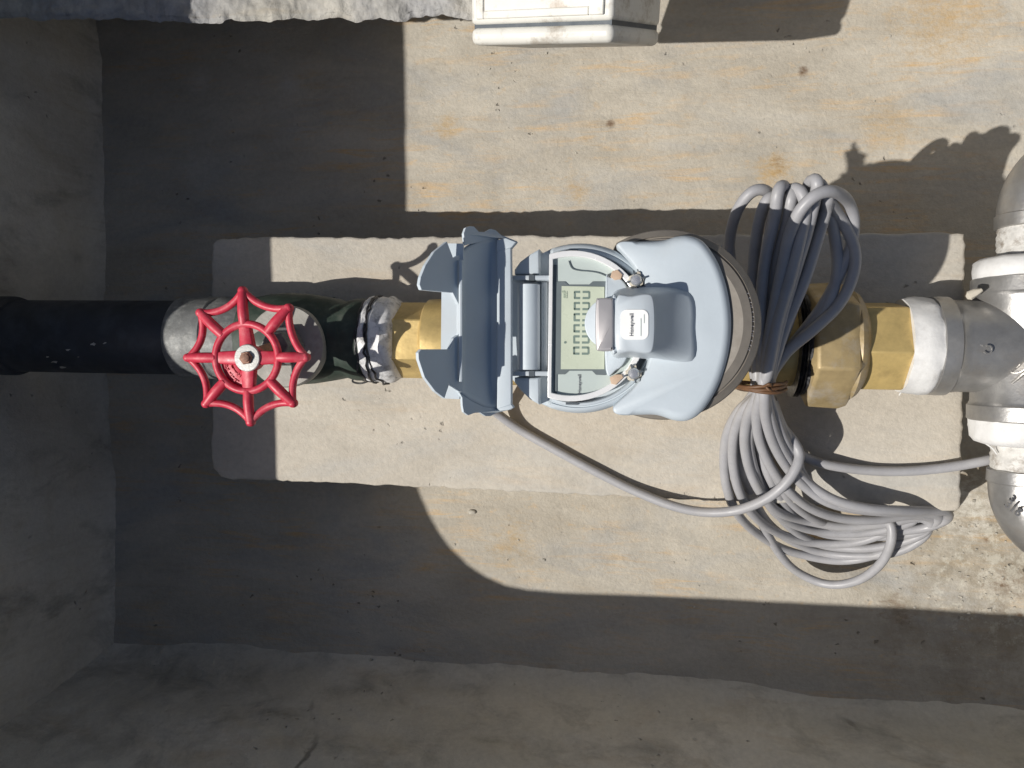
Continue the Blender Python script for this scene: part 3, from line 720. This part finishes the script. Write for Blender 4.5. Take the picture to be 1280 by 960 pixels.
# wings (outer skirt with a notch in the middle)
w1 = [(557, 302), (541, 315), (530, 332), (524, 347), (522.5, 356), (525, 362.5), (544, 364.5), (564, 366), (571.6, 381), (577, 380), (577, 316), (565, 323)]
w2 = [(524.6, 436.6), (560, 436.6), (565, 423), (570.5, 419), (577, 419), (577, 491), (573, 489), (560, 480), (554, 498), (542, 489), (529, 471.6), (521.5, 449), (521, 441)]
for w_ in (w1, w2):
    mb = MB(); mb.add([lp(u, v, .0) for u, v in w_], [tuple(range(len(w_)))]); obj('lid_skirt', mb, 'blue', lidpart, solid=.0022, off=0, smooth=False, bevel=.0003)
mb = MB(); zt = .3175
mb.add(px([(552, 350), (570, 350), (575, 380), (577, 395), (577, 412), (571, 424), (570, 450), (551, 450)], zt), [tuple(range(8))])
mb.add(px([(556, 305), (580, 305), (580, 330), (560, 330)], zt), [(0, 1, 2, 3)]); mb.add(px([(556, 476), (576, 486), (574, 499), (553, 498)], zt), [(0, 1, 2, 3)])
obj('lid_front_plate', mb, 'blue', lidpart, solid=th, smooth=False)
mb = MB(); tube(mb, [lp(576, v, .0035) for v in (325, 360, 400, 440, 477)], .0011, 8, 3); obj('lid_rib', mb, 'blue', lidpart)
mb = MB(); prism(mb, px([(621, 314), (638.5, 309), (639, 360), (639, 506), (621, 511), (621, 400)], .3005), .2955, .0006); prism(mb, px([(621, 300), (632, 297.5), (645, 302.5), (639, 309.5), (621, 314.5)], .3003), .2955, .0004); prism(mb, px([(621, 510.5), (639, 505.5), (642, 509.5), (636, 512.5), (621, 514)], .3003), .2955, .0004)
obj('lid_hinge_strip', mb, 'blue', lidpart)
bpy.data.objects.remove(lid)

# ------------------------------------------------------------------ brass union on the right
t = thing('brass_union', 'large dull brass union nut between the cable coil and the steel tee', 'pipe fitting', L(xw(1080)))
obj('gasket', seg_lathe(0, [(1000, .034), (1002, .037), (1004, .0345), (1006, .037), (1008, .0345), (1010, .037), (1012, .0345), (1016, .036)], 48), 'black_tape', t)
obj('union_nut', seg_lathe(0, [(1015, .037), (1024, .0440), (1066, .0450), (1076, .043), (1081, .035)], 6, rot=math.radians(22)), 'brass_dark', t, bevel=.0016, sharp=30)
obj('collar', seg_lathe(0, [(1066, .036), (1078, .0385), (1084, .036), (1088, .031)], 40), 'brass_dark', t)
obj('hexagon', seg_lathe(0, [(1084, .0305), (1086, .0325), (1141, .0325), (1143, .031)], 6, rot=math.radians(9)), 'brass', t, bevel=.0012, sharp=25)

# ------------------------------------------------------------------ stainless tee
ZT = ZP
tc = at(1284, 437, ZT); tc = Vector((tc.x, yl(tc.x), ZT))
t = thing('steel_tee', 'stainless steel tee fitting with white tape at its three ends', 'pipe fitting', tc)
tx = lambda u, r=.03: xw(u, 430, ZT+r*.9)
obj('tape_wrap', seg_lathe(0, [(1140, .0290), (1142, .0318), (1150, .0326), (1160, .0334), (1170, .0336), (1177, .0333), (1181, .032)], 64, wob=.0016), 'tape', t, sharp=60)
x1 = tx(1178); d0 = tc.x-x1
mb = MB(); lathe(mb, L(x1), AX, [(0, .0312), (.0008, .0334), (.0055, .0338), (.0105, .0337), (.0112, .0326), (.0120, .0320), (.018, .0312), (d0, .0306)], 64)
ytop = at(1250, 344, ZT+.02).y-tc.y; ybot = tc.y-at(1250, 528, ZT+.02).y
Ra = .0325
lathe(mb, tc-Vector((0, ybot, 0)), (0, 1, 0), [(0, .0335), (.0008, .0344), (.010, .0346), (.0108, .0337), (.013, .0328), (ybot, Ra), (ybot+ytop-.013, .0328), (ybot+ytop-.0108, .0337), (ybot+ytop-.010, .0346), (ybot+ytop-.0008, .0344), (ybot+ytop, .0335)], 64)
tee = obj('tee_body', mb, 'steel', t, sharp=30)
# ribs and cast marks
mb = MB(); zt_ = ZT+Ra*.82
tube(mb, [Vector((tc.x-.026, tc.y-.034, ZT+.014)), Vector((tc.x-.016, tc.y-.018, ZT+.030)), Vector((tc.x-.006, tc.y-.004, ZT+.0338))], .0011, 10)
obj('cast_rib', mb, 'steel', tee, sharp=80)
def surf_y(u, v, r, cx_, cz_):                               # point on a tube along y seen at (u, v)
    z = cz_+r
    for _ in range(12):
        p = at(u, v, z); z = cz_+math.sqrt(max(r*r-(p.x-cx_)**2, 0))
    return at(u, v, z)
for (vv, ch) in ((425, 'S'), (454, 'G')):
    c = surf_y(1269, vv, Ra, tc.x, ZT); nr = Vector((c.x-tc.x, 0, c.z-ZT)).normalized(); e1 = Vector((0, 1, 0)); e2 = e1.cross(nr)
    mb = MB(); tube(mb, [c+nr*.0002+(e1*math.cos(a)+e2*math.sin(a))*.0064 for a in [i*math.pi/16 for i in range(32)]], .00055, 6, closed=True, raw=True); rr3 = obj('cast_circle', mb, 'steel', tee)
    text('cast_letter', ch, .0095, 'steel', rr3, c+nr*.0003, e1, -e2, .0005)
c = at(1234.5, 437, ZT+.0335); mb = MB(); tube(mb, [c+Vector((math.cos(a), math.sin(a), 0))*.0026 for a in [math.radians(x) for x in range(-150, 120, 20)]], .0005, 6, raw=True); obj('cast_mark', mb, 'steel', tee)
mb = MB(); lathe(mb, tc+Vector((0, ytop-.001, 0)), (0, 1, 0), [(0, .0326), (.001, .0334), (.006, .0337), (.012, .0331), (.0145, .029)], 64, wob=.0018); obj('tape_wrap', mb, 'tape', t, sharp=60)
mb = MB(); lathe(mb, tc-Vector((0, ybot+.0165, 0)), (0, 1, 0), [(0, .024), (.002, .0300), (.005, .0322), (.012, .0332), (.0175, .0330)], 64, wob=.0018); obj('tape_wrap', mb, 'tape', t, sharp=60)
for q in (((1141, 474, .118), (1130, 485, .110), (1124, 494, .106)), ((1228, 552, .135), (1240, 560, .140), (1246, 568, .142))):
    mb = MB(); tube(mb, [at(*p) for p in q], .0005, 6); obj('loose_strand', mb, 'tape', t)
mb = MB(); lathe(mb, at(1208, 372, ZT+.02), (.8, .5, .3), [(0, .0012), (.002, .0030), (.006, .0026), (.010, .0012)], 12, wob=.001); obj('mortar_blob', mb, 'dust', t)
# nipples and elbows
def elbow(sgn, vn0, vn1, label, labn):
    tn = thing('threaded_nipple', labn, 'pipe fitting', Vector((tc.x, at(1260, vn0, ZT).y, ZT)), 'nipples either side of the tee')
    y0 = at(1260, vn0, ZT+.015).y; y1 = at(1260, vn1, ZT+.015).y
    cx_ = tc.x+.0020
    n_ = 14; prof = [(i/n_*(abs(y1-y0)+.008), .0212+.0006*(i % 2)) for i in range(n_+1)]
    mb = MB(); lathe(mb, (cx_, y0-sgn*.004, ZT), (0, sgn, 0), prof, 48, wob=.0010); obj('nipple_body', mb, 'dirty_thread', tn, sharp=60)
    cx_ += .0008; te = thing('pipe_elbow', label, 'pipe elbow', Vector((cx_, y1, ZT)), 'elbows either side of the tee')
    r = .0232; Rb = .038; ys = y1+sgn*.009
    mb = MB(); arc = [Vector((cx_, y1+sgn*.004, ZT))]+[Vector((cx_+Rb*(1-math.cos(a)), ys+sgn*Rb*math.sin(a), ZT)) for a in [math.radians(90)*i/16 for i in range(17)]]+[Vector((cx_+Rb+.012, ys+sgn*Rb, ZT))]
    tube(mb, arc, r, 40, raw=True); el = obj('elbow_body', mb, 'steel', te, sharp=50)
    mb = MB(); lathe(mb, (cx_, y1, ZT), (0, sgn, 0), [(0, .0225), (.0006, .0240), (.0085, .0243), (.0092, .0234)], 48); obj('elbow_collar', mb, 'steel', te)
    mb = MB(); lathe(mb, (cx_+Rb+.011, ys+sgn*Rb, ZT), (1, 0, 0), [(0, .0233), (.0008, .0243), (.009, .0242), (.0094, .0215), (.585-cx_-Rb, .0215)], 48); obj('tail_pipe', mb, 'steel', te)
    return te, el, cx_, ys
elbow(1, 319, 281, 'stainless elbow above the tee, curving out at the right edge', 'dirty white nipple joining the tee to the elbow above it')
te, el, cx_, ys = elbow(-1, 553, 590, 'stainless elbow below the tee with cast marks', 'chalky white nipple joining the tee to the elbow below it')
c = at(1270, 636, ZT+.0245); text('cast_letter', '316', .0080, 'steel', el, Vector((c.x-.001, c.y, ZT+.0230)), (1, -.8, 0), (.8, 1, 0), .0006)

# ------------------------------------------------------------------ cable coil
CR = .0036
t = thing('cable_coil', 'coil of grey cable tied in the middle, draped over the block right of the meter', 'cable', at(950, 483, .17))
ti = .178
def loop(pts, closed=False, name='cable_loop', r=CR):
    mb = MB(); tube(mb, [at(*p) for p in pts], r, 12, 8, closed=closed); return obj(name, mb, 'cable', t, sharp=90)
rnd = random.Random(3)
up = [   # front strand up to the turn, then down the back
 [(944, 470, .178), (928, 400, .176), (914, 330, .178), (913, 297, .186), (923, 263, .200), (940, 241, .208), (957, 238, .206), (966, 252, .194), (962, 300, .178), (955, 380, .170), (950, 470, .168)],
 [(948, 470, .185), (942, 400, .188), (941, 330, .195), (947, 280, .206), (956, 254, .214), (965, 247, .212), (967, 262, .200), (960, 320, .184), (955, 400, .176), (952, 470, .172)],
 [(952, 470, .192), (951, 400, .198), (957, 330, .208), (968, 275, .220), (971, 245, .228), (976, 233, .226), (982, 240, .216), (981, 280, .200), (970, 360, .186), (958, 470, .176)],
 [(955, 470, .186), (960, 400, .192), (970, 330, .205), (985, 275, .218), (990, 248, .224), (994, 238, .220), (1000, 250, .208), (994, 310, .190), (975, 400, .178), (958, 470, .170)],
 [(956, 470, .198), (966, 400, .204), (978, 330, .214), (986, 292, .222), (1000, 262, .232), (1021, 243, .238), (1043, 240, .236), (1060, 254, .228), (1066, 282, .214), (1058, 320, .196), (1030, 380, .182), (985, 440, .172), (962, 472, .168)],
 [(960, 470, .190), (974, 410, .196), (992, 350, .206), (1008, 295, .218), (1018, 250, .228), (1021, 230, .232), (1016, 225, .228), (1008, 240, .218), (998, 320, .200), (972, 410, .186), (956, 470, .180)],
 [(962, 470, .188), (980, 410, .194), (1005, 350, .204), (1022, 300, .216), (1033, 265, .226), (1036, 248, .228), (1032, 240, .222), (1024, 258, .210), (1008, 330, .194), (978, 420, .180), (958, 472, .172)],
 [(964, 470, .182), (985, 440, .184), (1020, 410, .188), (1048, 382, .194), (1064, 350, .202), (1068, 320, .210), (1060, 292, .218), (1046, 268, .224), (1034, 248, .224), (1024, 240, .216), (1012, 262, .202), (996, 340, .188), (966, 430, .176), (954, 472, .170)],
 [(963, 470, .176), (978, 445, .178), (1010, 415, .180), (1038, 375, .184), (1048, 335, .190), (1044, 295, .200), (1036, 262, .212), (1028, 236, .222), (1020, 232, .218), (1006, 260, .200), (990, 330, .184), (960, 430, .174), (950, 472, .168)],
 [(958, 470, .200), (970, 405, .206), (988, 345, .214), (1000, 300, .220), (1008, 262, .226), (1002, 240, .226), (990, 238, .220), (980, 262, .208), (972, 330, .194), (960, 410, .184), (952, 470, .178)],
]
low = [  # from the tie down over the block edge to the far bend and back
 [(944, 495, .172), (922, 515, .155), (908, 545, .135), (905, 580, .118), (909, 612, .108), (921, 642, .085), (946, 668, .052), (985, 690, .026), (1045, 702, .012), (1095, 694, .010), (1135, 674, .014), (1150, 655, .020), (1138, 645, .022), (1100, 648, .020), (1040, 655, .020), (985, 640, .050), (945, 600, .105), (925, 550, .125), (946, 495, .160)],
 [(946, 495, .178), (927, 515, .162), (916, 545, .142), (915, 580, .124), (922, 612, .112), (938, 640, .090), (966, 662, .060), (1010, 676, .034), (1062, 678, .022), (1106, 666, .020), (1128, 652, .024), (1110, 645, .026), (1060, 652, .024), (1005, 650, .034), (960, 618, .090), (938, 560, .120), (948, 495, .165)],
 [(948, 495, .184), (936, 520, .166), (932, 552, .145), (938, 585, .128), (952, 615, .114), (974, 640, .090), (1008, 652, .062), (1055, 660, .044), (1105, 655, .034), (1145, 647, .032), (1160, 654, .028), (1152, 672, .020), (1120, 690, .012), (1075, 696, .012), (1020, 690, .018), (972, 664, .046), (944, 625, .090), (930, 570, .118), (948, 495, .158)],
 [(951, 495, .190), (946, 520, .172), (950, 552, .150), (964, 585, .132), (985, 613, .118), (1012, 634, .100), (1048, 646, .078), (1092, 649, .060), (1135, 644, .048), (1164, 648, .038), (1158, 664, .026), (1132, 676, .018), (1080, 684, .016), (1020, 678, .026), (980, 652, .060), (955, 610, .105), (944, 560, .122), (952, 495, .162)],
 [(954, 495, .194), (956, 522, .176), (966, 555, .153), (984, 586, .134), (1008, 611, .121), (1036, 629, .108), (1072, 638, .090), (1112, 641, .070), (1150, 641, .055), (1172, 644, .045), (1166, 656, .032), (1140, 668, .022), (1090, 672, .020), (1030, 668, .032), (992, 645, .070), (965, 605, .112), (950, 560, .130), (953, 495, .170)],
 [(957, 495, .190), (963, 522, .174), (974, 552, .152), (990, 580, .134), (1012, 604, .120), (1045, 624, .110), (1085, 634, .098), (1125, 637, .084), (1160, 638, .070), (1182, 640, .058), (1180, 650, .040), (1150, 660, .028), (1100, 663, .026), (1045, 658, .040), (1000, 636, .085), (972, 600, .116), (956, 556, .134), (956, 495, .172)],
 [(950, 495, .180), (941, 522, .160), (938, 556, .138), (946, 592, .120), (958, 622, .104), (980, 648, .076), (1020, 664, .046), (1070, 668, .032), (1120, 660, .028), (1142, 650, .030), (1120, 648, .030)],
 [(959, 495, .186), (968, 522, .168), (979, 550, .148), (992, 575, .130), (1006, 600, .116), (1030, 620, .108), (1062, 632, .100), (1100, 637, .088)],
 [(960, 495, .180), (971, 520, .162), (984, 546, .142), (995, 566, .126), (1000, 586, .115)],
 [(942, 495, .165), (926, 520, .148), (920, 556, .128), (926, 590, .112), (944, 632, .080), (962, 672, .045), (988, 708, .022), (1018, 726, .014), (1046, 731, .014), (1076, 723, .018), (1100, 703, .026), (1112, 678, .034), (1112, 655, .036), (1100, 646, .032)],
]
def drop(p, i):                                              # the outer right side of the upper bight hangs low
    f_ = max(0, min(1, (p[0]-1000)/60))*max(0, min(1, (p[1]-222)/50)); f_ = f_*f_*(3-2*f_)
    return (p[0]+1.3*math.sin(i*2.1+p[1]*.02), p[1], p[2]-f_*max(0, p[2]-.184)*.80)
def lift(p, i):
    f_ = max(0, min(1, (p[0]-1000)/110)); return (p[0]+1.5*math.sin(i*1.7+p[0]*.021), p[1]+1.5*math.sin(i*2.9+p[0]*.017), p[2]+.030*f_)
for i in range(10):
    a = [drop(p, i) for p in up[i]]; b = [lift(p, i) for p in low[i]]
    # the tied waist joins each upper loop to a lower one; both run through it as one strand
    loop(list(reversed(a)) + [((a[0][0]+b[0][0])/2, 483, (a[0][2]+b[0][2])/2)] + b)
mb = MB()
for k in range(3):
    pts = [Vector((0, 0, 0))]*0
    c = at(951.5, 481+3*k, .181)
    for i in range(32):
        a = i/32*2*math.pi
        pts.append(c+Vector((math.cos(a)*.0150, .0012*math.sin(a*2+k), math.sin(a)*.0185)))
    tube(mb, pts, .0012, 8, closed=True, raw=True)
tube(mb, [at(*p) for p in ((955, 483, .200), (962, 480, .203), (966, 484, .196), (978, 480, .190), (984, 477, .186))], .0009, 8)
tube(mb, [at(*p) for p in ((958, 484, .200), (963, 488, .200), (970, 486, .194), (975, 490, .188))], .0009, 8)
obj('wire_tie', mb, 'tie', t, sharp=80, label='orange-brown twisted wire tie')
loop([(604, 492, .135), (612, 508, .122), (622, 517, .112), (648, 536, .1045), (690, 560, .1038), (740, 587, .1038), (790, 612, .1045), (840, 632, .1085), (880, 640, .112), (920, 638, .120), (955, 625, .132), (980, 606, .140), (995, 585, .142), (999, 568, .140), (992, 552, .140), (975, 530, .145), (962, 500, .160)], name='meter_lead')
loop([(965, 500, .160), (976, 530, .140), (990, 558, .122), (1010, 573, .110), (1040, 582, .108), (1085, 588, .1045), (1130, 589, .1045), (1170, 586, .1045), (1205, 581, .106), (1240, 574, .108), (1290, 563, .104), (1360, 548, .09)], name='outgoing_lead')

# ------------------------------------------------------------------ junction box mounted on the back wall
A = at(587, 33, .186); B = at(766, 27, .222)                    # front edge of the seam, left and right
ex = (B-A); wdt = ex.length; ex.normalize()
dn = (at(820, 34, .158)-B); dn = (dn-ex*dn.dot(ex)).normalized() # depth direction, into the picture
ey = dn.cross(ex); ey = ey if ey.y > 0 else -ey
dep = .080
t = thing('junction_box', 'dirty cream plastic junction box at the top edge, its lid seamed low down', 'junction box', B+ey*.1)
def bx3(name, x0_, x1_, y0_, y1_, d0_, d1_, mat, parent, bev, **kw):
    c = A+ex*((x0_+x1_)/2)+ey*((y0_+y1_)/2)+dn*((d0_+d1_)/2)
    mb = MB(); box(mb, c, ex*(x1_-x0_)/2, ey*(y1_-y0_)/2, dn*(d1_-d0_)/2); return obj(name, mb, mat, parent, bevel=bev, **kw)
hh = 23*.49/F
bb1 = bx3('box_base', 0, wdt, -hh, -.0009, 0, dep, 'box', t, .0042)
cvr = bx3('box_cover', .0005, wdt-.0005, .0009, .165, .0004, dep, 'box', t, .003)
bx3('seam', .002, wdt-.002, -.002, .002, .003, dep-.002, 'groove', t, 0)
# raised rim round a sunk panel on the cover
for nm, a_ in (('cover_rim', (.006, .012, .004, .160, -.0016, .001)), ('cover_rim', (wdt-.016, wdt-.006, .004, .160, -.0016, .001)), ('cover_rim', (.012, wdt-.016, .004, .009, -.0016, .001))):
    bx3(nm, *a_, 'box', cvr, .0008)
bx3('cover_panel', .012, wdt-.016, .009, .155, -.0002, .001, 'box_panel', cvr, 0)

# strip private helper keys
for o in bpy.data.objects:
    if '_base' in o: del o['_base']
